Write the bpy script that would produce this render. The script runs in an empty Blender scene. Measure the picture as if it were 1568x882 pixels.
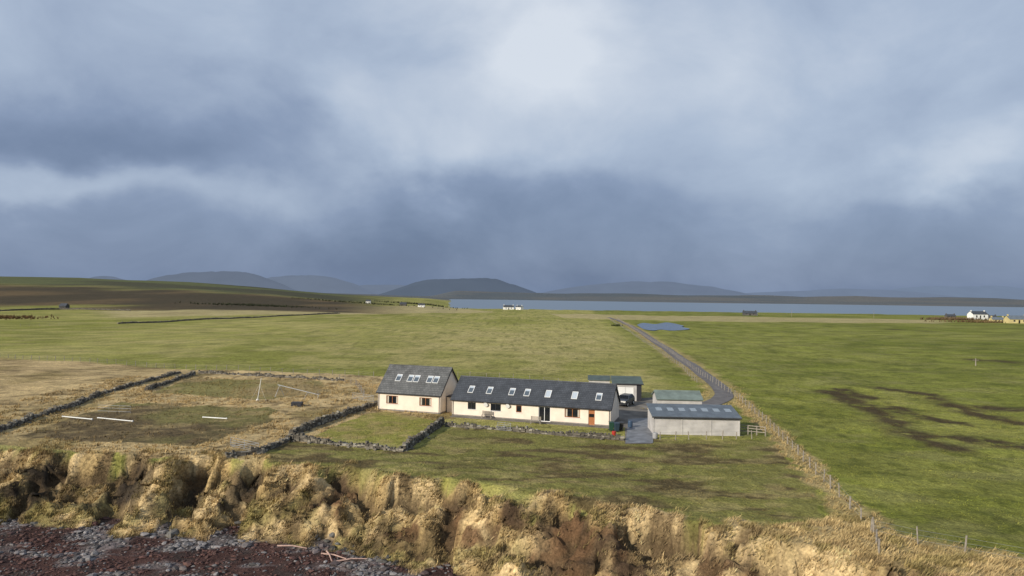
import bpy, math, random
import numpy as np
from mathutils import Vector, Matrix
random.seed(7); rng=np.random.default_rng(7)
scene=bpy.context.scene
H=17.0; F=1059.0
PITCH=math.radians(0.62); ROLL=math.radians(0.8)
# ------------------------------------------------------------ camera
fwd=Vector((0,math.cos(PITCH),math.sin(PITCH)))
rt0=Vector((1,0,0)); up0=rt0.cross(fwd)
rt=(rt0*math.cos(ROLL)+up0*math.sin(ROLL)).normalized(); upv=rt.cross(fwd).normalized()
cam=bpy.data.cameras.new("camera"); camo=bpy.data.objects.new("camera",cam)
scene.collection.objects.link(camo); scene.camera=camo
M=Matrix((( rt.x,upv.x,-fwd.x,0),(rt.y,upv.y,-fwd.y,0),(rt.z,upv.z,-fwd.z,H),(0,0,0,1)))
camo.matrix_world=M
cam.sensor_width=36; cam.lens=36*F/1568; cam.clip_end=40000; cam.clip_start=0.5
# ------------------------------------------------------------ noise
def _h(ix,iy,s):
    n=(ix*374761393+iy*668265263+s*1274126177)&0xffffffff
    n=((n^(n>>13))*1274126177)&0xffffffff
    return ((n^(n>>16))&0xffff)/65535.0
def vn(x,y,s=0):
    x=np.asarray(x,float); y=np.asarray(y,float)
    ix=np.floor(x); iy=np.floor(y); fx=x-ix; fy=y-iy; ix=ix.astype(np.int64); iy=iy.astype(np.int64)
    fx=fx*fx*(3-2*fx); fy=fy*fy*(3-2*fy)
    a=_h(ix,iy,s); b=_h(ix+1,iy,s); c=_h(ix,iy+1,s); d=_h(ix+1,iy+1,s)
    return (a*(1-fx)+b*fx)*(1-fy)+(c*(1-fx)+d*fx)*fy
def fbm(x,y,s=0,o=4):
    t=0;a=.5;n=0
    x=np.asarray(x,float); y=np.asarray(y,float)
    for i in range(o):
        t=t+a*vn(x,y,s+i*17); n+=a; a*=.5; x=x*2.03+5.1; y=y*2.03+9.7
    return t/n
def ss(t): t=np.clip(t,0,1); return t*t*(3-2*t)
# ------------------------------------------------------------ terrain shape
GUL=[(-46.5,.9,2.2),(-38.2,1.8,3.8),(-31.5,1.3,3.2),(-25.5,1.1,3.2),(-16.0,.8,1.6),(-5.0,.8,1.8),(5.0,2.5,2.4),(8.8,.7,2.2),(17.8,1.3,1.6)]
def edges(x):
    x=np.asarray(x,float)
    yt=np.interp(x,[-90,-53,-27,-14,-4,4,14,20,25,30,38,90],[75.5,73,71.3,67,63,58.5,53.4,49.5,43.5,35,22,0])
    yb=np.interp(x,[-90,-48,-27,-12,-4,4,14,25,38,90],[67.2,65.0,62.6,58.3,54.3,48.5,41.5,29,10,-14])
    yt=yt+(fbm(x/4.0,x*0+3,3,4)-.5)*3.4
    yb=yb+(fbm(x/4.0,x*0+8,9,3)-.5)*2.6
    for cx,w,d in GUL:
        g=np.exp(-((x-cx)/w)**4)
        yt=yt+g*d*.35; yb=yb+g*d
    return yt,yb
def tval(x,y):
    wx=x+(fbm(x/2.2,y/2.2,31,3)-.5)*3.4
    yt,yb=edges(wx); return (yt-y)/(yt-yb),yt,yb
def bandf(t): return ss(t*4+.25)*ss((1.1-t)*4)
def ridge(n): return (1-np.abs(2*n-1))**2
def height(x,y):
    x=np.asarray(x,float); y=np.asarray(y,float)
    t,yt,yb=tval(x,y)
    tw=np.clip(t+(fbm(x/2.6,y/1.8,33,3)-.5)*.45*ss(t*6)*ss((1-t)*4),0,1)
    sc=np.clip(.12+1.3*(fbm(x/6,x*0+1,35,2)-.25),.06,.5)
    prof=sc*ss(tw*5)+(1-sc)*tw**1.1
    z=-5.0*prof
    hum=(fbm(x/2.6,y/1.9,5,4)-.5)*2.0+(ridge(fbm(x/1.6,y/1.1,15,3))-.55)*.95+(ridge(fbm(x/.6,y/.5,18,2))-.5)*.36-np.abs(fbm(x/2.4,y/3.0,17,3)-.5)*1.1
    z=z+hum*bandf(t)
    z=z-np.clip(yb-y,0,30)*.025+ (t>1)*(fbm(x/1.5,y/1.5,6,3)-.5)*.3
    flat=1-ss((x+34)/8)*ss((44-x)/8)*ss((y-70)/6)*ss((135-y)/15)
    und=(fbm(x/25,y/25,11,3)-.5)*1.0*ss((y-70)/30)+(fbm(x/2.2,y/2.2,12,3)-.5)*.34*ss((180-y)/60)
    z=z+und*flat*(t<=0)
    k=x/np.maximum(y,1)
    right=-7.2*ss((y-300)/1180)
    sh=3350+ (fbm(x/900,x*0+2,21,3)-.5)*500
    right=right+ss((y-sh)/900)*(20+fbm(x/700,y/700,22,3)*42)
    hk=np.interp(k,[-1.2,-.74,-.62,-.457,-.35,-.268,-.18,-.1],[52,46,44,37,26,14,5,-1.5])
    left=hk*ss((y-350)/1400)+(fbm(x/260,y/260,23,4)-.5)*7*ss((y-350)/900)
    L=ss((-k-.075)/.05)
    z=z+(right*(1-L)+left*L)*(y>250)
    return z
def disp(x,y):
    # turf lips slump outwards over the eroded face
    t,_,_=tval(x,y); b=bandf(t)*(t<1.15)
    lip=ss((t-.0)*9)*ss((.42-t)*6)*ss((fbm(x/1.7,y/3,37,2)-.38)*4)
    lip2=ss((t-.42)*10)*ss((.8-t)*6)*ss((fbm(x/1.4,y/3,38,2)-.5)*5)
    dx=(fbm(x/1.0,y/1.0,39,3)-.5)*.9*b
    dy=(fbm(x/1.0,y/1.0,40,3)-.5)*.7*b-1.05*lip-.7*lip2
    return dx,dy
def ray(px,py):
    return fwd*F+rt*(px-784)-upv*(py-441)
def hz(x,y): return float(height(np.array([x]),np.array([y]))[0])
def G(px,py):
    d=ray(px,py); z=0.0; x=y=0
    for i in range(16):
        s=(z-H)/d.z; x=d.x*s; y=d.y*s
        zz=hz(x,y); z=z*.45+zz*.55
        if abs(z-zz)<.01 and i>2: break
    return Vector((x,y,z))
def polyd(x,y,pts):
    m=np.full(np.shape(x),1e9)
    for a,b in zip(pts[:-1],pts[1:]):
        dx,dy=b[0]-a[0],b[1]-a[1]; l=dx*dx+dy*dy
        t=np.clip(((x-a[0])*dx+(y-a[1])*dy)/l,0,1)
        m=np.minimum(m,(x-a[0]-t*dx)**2+(y-a[1]-t*dy)**2)
    return np.sqrt(m)
def inpoly(x,y,pts):
    r=np.zeros(np.shape(x),bool); n=len(pts)
    for i in range(n):
        x1,y1=pts[i][0],pts[i][1]; x2,y2=pts[(i+1)%n][0],pts[(i+1)%n][1]
        if abs(y1-y2)<1e-9: continue
        c=((y1>y)!=(y2>y))&(x<(x2-x1)*(y-y1)/(y2-y1)+x1)
        r^=c
    return r
def GP(l): return [G(*p) for p in l]
# ------------------------------------------------------------ survey lines on the ground
P_rough=GP([(-500,528),(0,548),(150,556),(300,566),(590,577),(700,600),(700,640),(560,650),(400,718),(0,700),(-500,760)])
P_padd=GP([(30,668),(190,615),(260,620),(420,624),(415,645),(300,684)])
P_padd2=GP([(240,600),(300,578),(490,583),(500,599),(400,612)])
P_lawn=GP([(385,722),(440,676),(615,692),(690,655),(955,672),(1180,675),(1235,730),(1275,800),(1200,812),(1080,800),(850,772),(700,744),(540,727)])
P_gard=GP([(478,668),(560,634),(590,630),(672,645),(615,682)])
S_br=[(GP([(1275,600),(1345,632),(1405,668),(1450,686)]),2.0),(GP([(1350,594),(1420,605),(1470,625),(1520,640),(1590,652)]),2.1),(GP([(1290,596),(1360,618),(1440,645),(1500,655)]),1.3),
      (GP([(1490,622),(1560,628),(1640,628)]),1.9),(GP([(1485,672),(1560,682),(1620,685)]),1.7),(GP([(1490,550),(1560,555)]),2.5),(GP([(1360,504),(1420,507)]),4)]
F_right=GP([(945,489),(985,514),(1015,532),(1060,565),(1125,607),(1180,655),(1240,718),(1300,778),(1338,818)])
F_low=GP([(1338,818),(1400,832),(1480,847),(1568,863),(1660,880)])
F_left=GP([(-200,536),(0,548),(150,556),(300,566),(450,573),(592,579)])
TRACK=GP([(1030,628),(1075,622),(1103,612),(1108,602),(1096,588),(1072,570),(1045,552),(1012,529),(985,511),(960,497),(944,490),(932,486)])
P_verge2=[Vector((26.5,49.5,0)),Vector((29.5,47.2,0)),Vector((34,45.2,0)),Vector((50,38,0)),Vector((70,10,0)),Vector((5,10,0)),Vector((10,45,0)),Vector((15,52.2,0)),Vector((20,51.5,0)),Vector((23.5,53.5,0))]
pv=GP([(1338,818),(1400,832),(1480,847),(1568,863),(1800,905)])
P_verge2=pv+[Vector((70,5,0)),Vector((5,5,0)),Vector((9,44,0)),Vector((14,51.3,0)),Vector((19,51.8,0))]+GP([(1262,800),(1300,788)])
FTAN=[GP([(150,477),(400,471),(700,472),(760,478),(560,483),(200,485)]),GP([(840,480),(1100,484),(1440,490),(1440,496),(1100,492),(950,489),(860,486)])]
P_yard=GP([(942,655),(938,618),(950,611),(1000,609),(1050,612),(1084,616),(1095,624),(1040,634),(1008,634),(1000,666),(998,680),(957,680),(957,655)])

def zones(x,y):
    wx=x+(fbm(x/2.5,y/2.5,41,3)-.5)*2.6; wy=y+(fbm(x/2.5,y/2.5,43,3)-.5)*2.6
    t,yt,yb=tval(x,y)
    z={}
    z['t']=t
    z['bank']=ss((t+.12+(fbm(x/2,y/2,44,4)-.5)*.9)*5)
    z['beach']=ss((t-1.0+(fbm(x/1.5,y/1.5,45,2)-.5)*.2)*8)
    z['rough']=inpoly(wx,wy,P_rough).astype(float)
    z['padd']=inpoly(wx,wy,P_padd).astype(float)
    z['padd2']=inpoly(wx,wy,P_padd2).astype(float)
    z['lawn']=inpoly(wx,wy,P_lawn).astype(float)
    z['gard']=inpoly(x+(wx-x)*.3,y+(wy-y)*.3,P_gard).astype(float)
    dr=np.minimum(polyd(x,y,F_right)-.3,polyd(x,y,F_low)-.2)
    z['verge']=ss((1.7-dr+(fbm(x/2,y/2,46,3)-.5)*2.8)/1.2)
    tr=polyd(x,y,TRACK)
    z['verge']=np.maximum(z['verge'],.75*ss((4.4-tr+(fbm(x/2,y/2,47,3)-.5)*4)/2))
    z['v2']=inpoly(wx,wy,P_verge2).astype(float)
    return z
def V(*c): return np.array(c,float)
def mix(a,b,t): return a*(1-t[...,None])+b*t[...,None]
def colour(x,y,Z):
    n1=fbm(x/60,y/90,51,4); n2=fbm(x/9,y/12,52,4); n3=fbm(x/1.6,y/1.6,53,4); n4=fbm(x/22,y/5,54,4)
    k=x/np.maximum(y,1)
    base=mix(V(.195,.20,.040),V(.285,.27,.075),ss((n1-.3)*2.4))
    base=mix(base,V(.38,.32,.13),ss((n2-.47)*5)*.5*(1-ss((x-.1*y-12)/20)*.6))
    base=mix(base,V(.35,.30,.12),ss((n4-.5)*6)*.35)
    base=mix(base,V(.42,.345,.155),np.exp(-((x-8)/60)**2-((y-260)/90)**2)*(.35+.5*n2))
    base=mix(base,V(.11,.115,.030),ss((n3-.5)*4)*.55)
    right=ss((x-.1*y-12)/12)
    base=mix(base,base*V(.72,.80,.56),right)
    base=mix(base,base*V(.70,.72,.7),right*ss((fbm(x/12,y/9,55,4)-.44)*5)*.7)
    base=mix(base,V(.24,.22,.085),right*ss((fbm(x/5,y/4,56,4)-.55)*6)*.35)
    wob=(fbm(x/3.5,y/3.5,58,4)-.5)
    for pl,wd in S_br:
        d=polyd(x,y,pl)
        m=np.exp(-(np.clip(d+wob*6,0,99)/wd)**2)*ss((fbm(x/1.8,y/1.8,59,3)-.12)*3.5)
        base=mix(base,V(.055,.038,.022),m*.92)
    tan=mix(V(.47,.355,.18),V(.27,.20,.085),n3)
    rough=mix(mix(V(.47,.35,.175),V(.25,.19,.08),ss((n2-.42)*3)),V(.10,.072,.036),ss((n3-.52)*5)*.7)
    base=mix(base,rough,Z['rough'])
    pd=mix(V(.165,.145,.055),V(.115,.085,.045),ss((n2-.35)*4))
    pd=mix(pd,V(.29,.22,.105),ss((fbm(x/2.5,y/1.5,69,4)-.50)*6)*.6)
    base=mix(base,pd,Z['padd'])
    base=mix(base,mix(V(.20,.175,.065),V(.28,.21,.10),ss((n2-.35)*4)),Z['padd2'])
    lawn=mix(V(.18,.17,.050),V(.105,.08,.036),ss((fbm(x/5,y/2.0,61,4)-.45)*5))
    lawn=mix(lawn,V(.28,.23,.095),ss((fbm(x/2,y/1.2,68,4)-.50)*6)*.55)
    base=mix(base,lawn,Z['lawn'])
    base=mix(base,mix(V(.22,.21,.05),V(.30,.24,.09),ss((n3-.4)*3)),Z['gard'])
    base=mix(base,tan,np.clip(Z['verge'],0,1)*.85)
    base=mix(base,tan,Z['v2'])
    bank=mix(V(.53,.395,.205),V(.35,.25,.115),ss((fbm(x/2.4,y/1.8,62,4)-.42)*5))
    olive=ss((Z['t']-.35)*3)*ss((fbm(x/3,y/2,64,3)-.46)*6)
    bank=mix(bank,V(.20,.18,.055),olive*.65)
    bank=mix(bank,V(.12,.083,.044),ss((n3-.54)*8)*.8)
    soil=np.zeros_like(x)
    for cx,w,d in GUL:
        soil=np.maximum(soil,np.exp(-((x-cx+(n2-.5)*2)/(w*1.3))**4)*ss((Z['t']-.10)*8)*ss((.9-Z['t']+(n3-.5)*.4)*6))
    soil=np.maximum(soil,.95*ss((fbm(x/3,y/2,67,3)-.56)*12)*ss((Z['t']-.10)*8)*ss((.85-Z['t'])*5))
    dark=ss((-18-x)/5)  # left notches: soil taken near black, painting in cave and overhang shade
    soil_shade=mix(mix(V(.13,.073,.038),V(.07,.045,.028),ss((n3-.4)*5)),V(.030,.024,.019),dark)
    bank=mix(bank,soil_shade,soil*.97)
    Z['soil']=soil
    base=mix(base,bank,Z['bank'])
    bn=fbm(x/3.5,y/1.6,63,4)
    beach=mix(V(.15,.125,.12),V(.06,.033,.028),ss((bn-.34)*6))
    beach=mix(beach,V(.045,.04,.037),ss((n3-.5)*5)*.6)
    base=mix(base,beach,Z['beach'])
    for p in FTAN:
        m=inpoly(x,y+(n1-.5)*60,p)*(y>300); base=mix(base,V(.38,.31,.16)*(.8+.4*n2[...,None]),m*.75)
    lf=ss((-k-.12)*7)
    yy=y+(n1-.5)*220+x*.12
    m=ss((yy-480)/60)*ss((1010-yy)/110)*lf
    base=mix(base,mix(V(.05,.038,.026),V(.105,.072,.04),ss((fbm(x/50,y/160,65,4)-.48)*6)),m*.95)
    far=ss((yy-920)/110)*lf
    base=mix(base,mix(V(.085,.095,.042),V(.05,.05,.032),ss((fbm(x/300,y/140,66,3)-.45)*8)),far*.95)
    base=mix(base,mix(V(.085,.10,.11),V(.12,.12,.115),ss((fbm(x/500,y/120,66,3)-.4)*5)),ss((y-2400)/500))  # aerial haze painted into the far-shore ground colour
    return np.clip(base,0.01,1)
# ------------------------------------------------------------ node helpers
def mat(name):
    m=bpy.data.materials.new(name); m.use_nodes=True
    nt=m.node_tree; b=nt.nodes["Principled BSDF"]; return m,nt,b
def N(nt,t,**k):
    n=nt.nodes.new(t)
    for a,v in k.items(): setattr(n,a,v)
    return n
def noise(nt,co,sc,det=4,rough=.55):
    n=N(nt,"ShaderNodeTexNoise"); n.inputs["Scale"].default_value=sc; n.inputs["Detail"].default_value=det; n.inputs["Roughness"].default_value=rough
    nt.links.new(co,n.inputs["Vector"]); return n.outputs["Fac"]
def mrange(nt,v,a,b,c,d):
    n=N(nt,"ShaderNodeMapRange"); 
    for i,q in enumerate((a,b,c,d)): n.inputs[i+1].default_value=q
    nt.links.new(v,n.inputs[0]); return n.outputs[0]
def vmul(nt,c,f):
    n=N(nt,"ShaderNodeVectorMath",operation='SCALE'); nt.links.new(c,n.inputs[0]); nt.links.new(f,n.inputs["Scale"]); return n.outputs[0]
def bump(nt,b,h,st,dist):
    n=N(nt,"ShaderNodeBump"); n.inputs["Strength"].default_value=st; n.inputs["Distance"].default_value=dist
    nt.links.new(h,n.inputs["Height"]); nt.links.new(n.outputs[0],b.inputs["Normal"])
def simple(name,col,rough=.8,var=.25,sc=2.0,metal=0,bmp=0,spec=.3,det=5):
    m,nt,b=mat(name)
    tc=N(nt,"ShaderNodeTexCoord"); rgb=N(nt,"ShaderNodeRGB"); rgb.outputs[0].default_value=(*col,1)
    nz=noise(nt,tc.outputs["Object"],sc,det)
    f=mrange(nt,nz,.3,.7,1-var,1+var)
    nt.links.new(vmul(nt,rgb.outputs[0],f),b.inputs["Base Color"])
    b.inputs["Roughness"].default_value=rough; b.inputs["Metallic"].default_value=metal; b.inputs["Specular IOR Level"].default_value=spec
    if bmp: bump(nt,b,nz,bmp,.05)
    return m
def attrmat(name,rough=1,spec=.1,scs=((.12,.82,1.18),(1.1,.72,1.28),(5,.65,1.35)),bst=.9,bd=.35,bsc=2.2):
    m,nt,b=mat(name)
    a=N(nt,"ShaderNodeAttribute",attribute_name="Col"); tc=N(nt,"ShaderNodeTexCoord")
    c=a.outputs["Color"]
    for s,lo,hi in scs: c=vmul(nt,c,mrange(nt,noise(nt,tc.outputs["Object"],s,5),.3,.7,lo,hi))
    nt.links.new(c,b.inputs["Base Color"]); b.inputs["Roughness"].default_value=rough; b.inputs["Specular IOR Level"].default_value=spec
    if bst: bump(nt,b,noise(nt,tc.outputs["Object"],bsc,8,.65),bst,bd)
    return m
def mesh_np(name,v,f,m,col=None,smooth=False):
    me=bpy.data.meshes.new(name); nv=len(v); nf=len(f); k=f.shape[1]
    me.vertices.add(nv); me.vertices.foreach_set("co",np.ascontiguousarray(v,dtype=np.float32).ravel())
    me.loops.add(nf*k); me.loops.foreach_set("vertex_index",np.ascontiguousarray(f,dtype=np.int32).ravel())
    me.polygons.add(nf); me.polygons.foreach_set("loop_start",np.arange(0,nf*k,k,dtype=np.int32)); me.polygons.foreach_set("loop_total",np.full(nf,k,dtype=np.int32))
    me.polygons.foreach_set("use_smooth",np.full(nf,smooth,dtype=bool))
    me.update(calc_edges=True)
    if col is not None:
        a=me.color_attributes.new("Col",'FLOAT_COLOR','POINT')
        a.data.foreach_set("color",np.concatenate([col,np.ones((nv,1))],1).astype(np.float32).ravel())
    me.materials.append(m); o=bpy.data.objects.new(name,me); scene.collection.objects.link(o); return o
# ------------------------------------------------------------ ground sheet
def grow(start,step,fac,end):
    o=[];p=start;s=step
    while p<end: s*=fac; p+=s; o.append(p)
    return o
ys=list(np.arange(14,36,1.5))+list(np.arange(36,77,.19))+list(np.arange(77,130,.6)); ys+=grow(ys[-1],.6,1.034,14000)
xd=list(np.arange(-64,70,.28)); gl=grow(64,.36,1.06,14000); xs=[-g for g in gl[::-1]]+xd+[g+5.7 for g in gl]
XS=np.array(xs); YS=np.array(ys)
X,Y=np.meshgrid(XS,YS); xf=X.ravel(); yf=Y.ravel()
zf=height(xf,yf); Z=zones(xf,yf); C=colour(xf,yf,Z)
nx,ny=len(xs),len(ys)
zg=zf.reshape(ny,nx); bl=zg.copy()
def gi(grid,x,y):
    x=np.asarray(x,float); y=np.asarray(y,float)
    a=np.clip(np.searchsorted(XS,x)-1,0,nx-2); b=np.clip(np.searchsorted(YS,y)-1,0,ny-2)
    fx=(x-XS[a])/(XS[a+1]-XS[a]); fy=(y-YS[b])/(YS[b+1]-YS[b])
    return (grid[b,a]*(1-fx)+grid[b,a+1]*fx)*(1-fy)+(grid[b+1,a]*(1-fx)+grid[b+1,a+1]*fx)*fy
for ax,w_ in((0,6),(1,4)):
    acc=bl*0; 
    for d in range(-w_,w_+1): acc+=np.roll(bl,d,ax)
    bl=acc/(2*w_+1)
cav_shade=ss(((bl-zg).ravel()-.07)*3.5)*Z['bank']*(1-Z['beach'])  # hollow tone: bare earth plus ambient shade painted into the vertex colour
C=mix(C,V(.085,.058,.032),cav_shade*.8)
cg=np.maximum(cav_shade,Z['soil']*Z['bank']).reshape(ny,nx)
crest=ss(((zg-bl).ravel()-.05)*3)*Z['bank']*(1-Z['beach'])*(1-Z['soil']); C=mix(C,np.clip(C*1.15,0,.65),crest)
DX,DY=disp(xf,yf)
i=np.arange(nx*ny).reshape(ny,nx)
faces=np.stack([i[:-1,:-1],i[:-1,1:],i[1:,1:],i[1:,:-1]],-1).reshape(-1,4)
gm=attrmat("ground_turf")
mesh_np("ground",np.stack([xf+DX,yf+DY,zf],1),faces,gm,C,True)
hfun=lambda x,y: gi(zg,x,y)
def hz(x,y): return float(gi(zg,np.array([x]),np.array([y]))[0])
# ------------------------------------------------------------ tufts
def tufts(name,x,y,h,w,cols,K=4,m=None,lean=.6,wind=.35,sp=.07,dsp=False):
    n=len(x); z=hfun(x,y)
    if dsp: ddx,ddy=disp(x,y); x=x+ddx; y=y+ddy
    x=np.repeat(x,K)+rng.normal(0,sp,n*K); y=np.repeat(y,K)+rng.normal(0,sp,n*K); z=np.repeat(z,K)-.05
    hh=np.repeat(h,K)*rng.uniform(.6,1.2,n*K); ww=np.repeat(w,K)*rng.uniform(.7,1.3,n*K)
    a=rng.uniform(0,math.pi,n*K); la=rng.uniform(0,2*math.pi,n*K); ll=hh*rng.uniform(.1,lean,n*K)
    dx=np.cos(a)*ww/2; dy=np.sin(a)*ww/2
    v=np.stack([np.stack([x-dx,y-dy,z],1),np.stack([x+dx,y+dy,z],1),np.stack([x+np.cos(la)*ll+wind*hh,y+np.sin(la)*ll-wind*hh,z+hh],1)],1).reshape(-1,3)
    c=np.repeat(cols,K,0)*rng.uniform(.75,1.25,(n*K,1))
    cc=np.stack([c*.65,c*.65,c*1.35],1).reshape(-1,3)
    return mesh_np(name,v,np.arange(n*K*3).reshape(-1,3),m,np.clip(cc,0,.8))
tm=attrmat("grass_blades",scs=((.8,.75,1.25),),bst=0)
def sample(n,x0,x1,y0,y1,fn,ylim=None):
    x=rng.uniform(x0,x1,n); y=rng.uniform(y0,y1,n); v=np.abs(x)<y*.80+3
    if ylim is not None: v&=ylim(x,y)
    x=x[v]; y=y[v]; z=zones(x,y); p=fn(x,y,z); k=rng.uniform(0,1,len(x))<p
    return x[k],y[k],{a:b[k] for a,b in z.items()}
near=lambda x,y:(y<np.interp(x,[-60,-27,-4,14,25,42],[77,75,68,59,56,54]))&(y>np.interp(x,[-60,-27,-4,14,25,42],[62,58,50,38,32,30]))
x,y,z=sample(320000,-60,42,32,78,lambda x,y,z:np.clip(np.maximum(z['bank']*(1-z['beach']),z['v2']),0,1)*(.12+.88*ss((fbm(x/1.0,y/1.0,71,3)-.41)*7))*(1-.93*gi(cg,x,y)),near)
c=colour(x,y,z); c=c*.75+V(.46,.345,.18)*.25
cl_=fbm(x/.8,y/.8,74,3)[:,None]; c=c*(.55+1.05*cl_); gr=ss((fbm(x/1.6,y/1.6,75,3)-.55)*7)[:,None]*.5; c=c*(1-gr)+V(.19,.17,.055)*gr
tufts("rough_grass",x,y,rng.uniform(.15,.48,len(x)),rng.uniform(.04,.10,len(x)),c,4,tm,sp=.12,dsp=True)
x,y,z=sample(110000,-75,75,45,135,lambda x,y,z:np.clip(z['rough']*(1-.8*z['padd'])*(1-.7*z['padd2'])*(1-z['gard'])*(1-z['lawn'])*ss((fbm(x/2,y/2,72,3)-.38)*5)+z['verge']*.9,0,1)*(1-z['bank'])*(polyd(x,y,TRACK)>2.2))
c=colour(x,y,z)*.7+V(.44,.325,.165)*.3
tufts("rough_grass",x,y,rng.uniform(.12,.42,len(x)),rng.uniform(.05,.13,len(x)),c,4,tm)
x,y,z=sample(120000,-60,75,45,130,lambda x,y,z:(1-z['bank'])*(1-z['rough'])*(1-z['verge'])*.6*ss((fbm(x/3,y/3,73,3)-.33)*5)*(~inpoly(x,y,P_yard)))
c=colour(x,y,z)
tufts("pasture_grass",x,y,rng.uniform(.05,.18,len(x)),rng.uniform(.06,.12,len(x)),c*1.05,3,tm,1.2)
# ------------------------------------------------------------ stones on the shore
def stones(name,x,y,s,cols,m,sink=.2):
    t=(1+5**.5)/2
    bv=np.array([(-1,t,0),(1,t,0),(-1,-t,0),(1,-t,0),(0,-1,t),(0,1,t),(0,-1,-t),(0,1,-t),(t,0,-1),(t,0,1),(-t,0,-1),(-t,0,1)],float); bv/=np.linalg.norm(bv[0])
    bf=np.array([(0,11,5),(0,5,1),(0,1,7),(0,7,10),(0,10,11),(1,5,9),(5,11,4),(11,10,2),(10,7,6),(7,1,8),(3,9,4),(3,4,2),(3,2,6),(3,6,8),(3,8,9),(4,9,5),(2,4,11),(6,2,10),(8,6,7),(9,8,1)])
    n=len(x); z=hfun(x,y)
    v=bv[None]*rng.uniform(.7,1.25,(n,12,1))
    v=v*np.stack([s*rng.uniform(.8,1.6,n),s*rng.uniform(.6,1.1,n),s*rng.uniform(.3,.7,n)],1)[:,None,:]
    a=rng.uniform(0,6.28,n); ca,sa=np.cos(a)[:,None],np.sin(a)[:,None]
    vx=v[...,0]*ca-v[...,1]*sa; vy=v[...,0]*sa+v[...,1]*ca
    v=np.stack([vx+x[:,None],vy+y[:,None],v[...,2]+(z+s*sink)[:,None]],-1).reshape(-1,3)
    f=(bf[None]+np.arange(n)[:,None,None]*12).reshape(-1,3)
    return mesh_np(name,v,f,m,np.repeat(cols,12,0))
sm=attrmat("shore_stone",rough=.75,spec=.3,scs=((3,.75,1.25),),bst=.4,bd=.03,bsc=8)
x,y,z=sample(32000,-52,14,40,68,lambda x,y,z:z['beach']*(.25+.75*ss((fbm(x/2,y/1.2,81,3)-.35)*5)))
n=len(x); s=rng.gamma(2,.05,n)+.04
seaw=ss((fbm(x/3.5,y/1.6,63,4)-.34)*6)
g=(rng.uniform(.05,.24,n)**1.0)[:,None]*V(1.0,.93,.91)
red=(seaw*(rng.uniform(0,1,n)<.85))[:,None]
stones("beach_stones",x,y,s*(1-.3*seaw),g*(1-red)+V(.085,.042,.034)*red*rng.uniform(.5,1.4,(n,1)),sm)
x,y,z=sample(7000,-52,30,36,70,lambda x,y,z:np.exp(-((z['t']-1.02)/.10)**2)*ss((fbm(x/3,y/3,82,2)-.45)*5))
n=len(x); stones("shore_boulders",x,y,rng.gamma(2,.10,n)+.12,rng.uniform(.04,.16,n)[:,None]*V(1,.95,.85),sm,.0)
# ------------------------------------------------------------ mesh builder
class MB:
    def __init__(s): s.v=[];s.f=[];s.m=[]
    def add(s,vs,fs,m=0):
        o=len(s.v); s.v+= [tuple(q) for q in vs]; s.f+=[tuple(o+i for i in f) for f in fs]; s.m+=[m]*len(fs)
    def obox(s,o,ax,ay,az,m=0,j=0):
        o=Vector(o);ax=Vector(ax);ay=Vector(ay);az=Vector(az)
        vs=[o+ax*i+ay*jj+az*k for k in(0,1) for jj in(0,1) for i in(0,1)]
        if j: vs=[q+Vector([random.uniform(-j,j) for _ in range(3)]) for q in vs]
        s.add(vs,[(0,2,3,1),(4,5,7,6),(0,1,5,4),(2,6,7,3),(0,4,6,2),(1,3,7,5)],m)
    def box(s,x0,x1,y0,y1,z0,z1,m=0): s.obox((x0,y0,z0),(x1-x0,0,0),(0,y1-y0,0),(0,0,z1-z0),m)
    def cyl(s,p,q,r0,r1=None,n=8,m=0):
        r1=r0 if r1 is None else r1; p=Vector(p);q=Vector(q); d=(q-p).normalized()
        a=d.orthogonal().normalized(); b=d.cross(a)
        vs=[];
        for c,r in((p,r0),(q,r1)):
            for i in range(n):
                t=2*math.pi*i/n; vs.append(c+a*math.cos(t)*r+b*math.sin(t)*r)
        s.add(vs,[(i,(i+1)%n,n+(i+1)%n,n+i) for i in range(n)]+[tuple(range(n-1,-1,-1)),tuple(range(n,2*n))],m)
    def obj(s,name,mats,parent=None,bevel=0,smooth=False):
        me=bpy.data.meshes.new(name); me.from_pydata(s.v,[],s.f)
        for m in mats: me.materials.append(m)
        me.polygons.foreach_set("material_index",s.m)
        if smooth: me.polygons.foreach_set("use_smooth",[True]*len(s.f))
        me.update(); o=bpy.data.objects.new(name,me); scene.collection.objects.link(o)
        if parent: o.parent=parent
        if bevel: bm=o.modifiers.new("bevel",'BEVEL'); bm.width=bevel; bm.segments=2
        return o
def empty(name,loc,rot=0):
    e=bpy.data.objects.new(name,None); e.location=loc; e.rotation_euler=(0,0,rot); e.empty_display_size=.5; scene.collection.objects.link(e); return e
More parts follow.
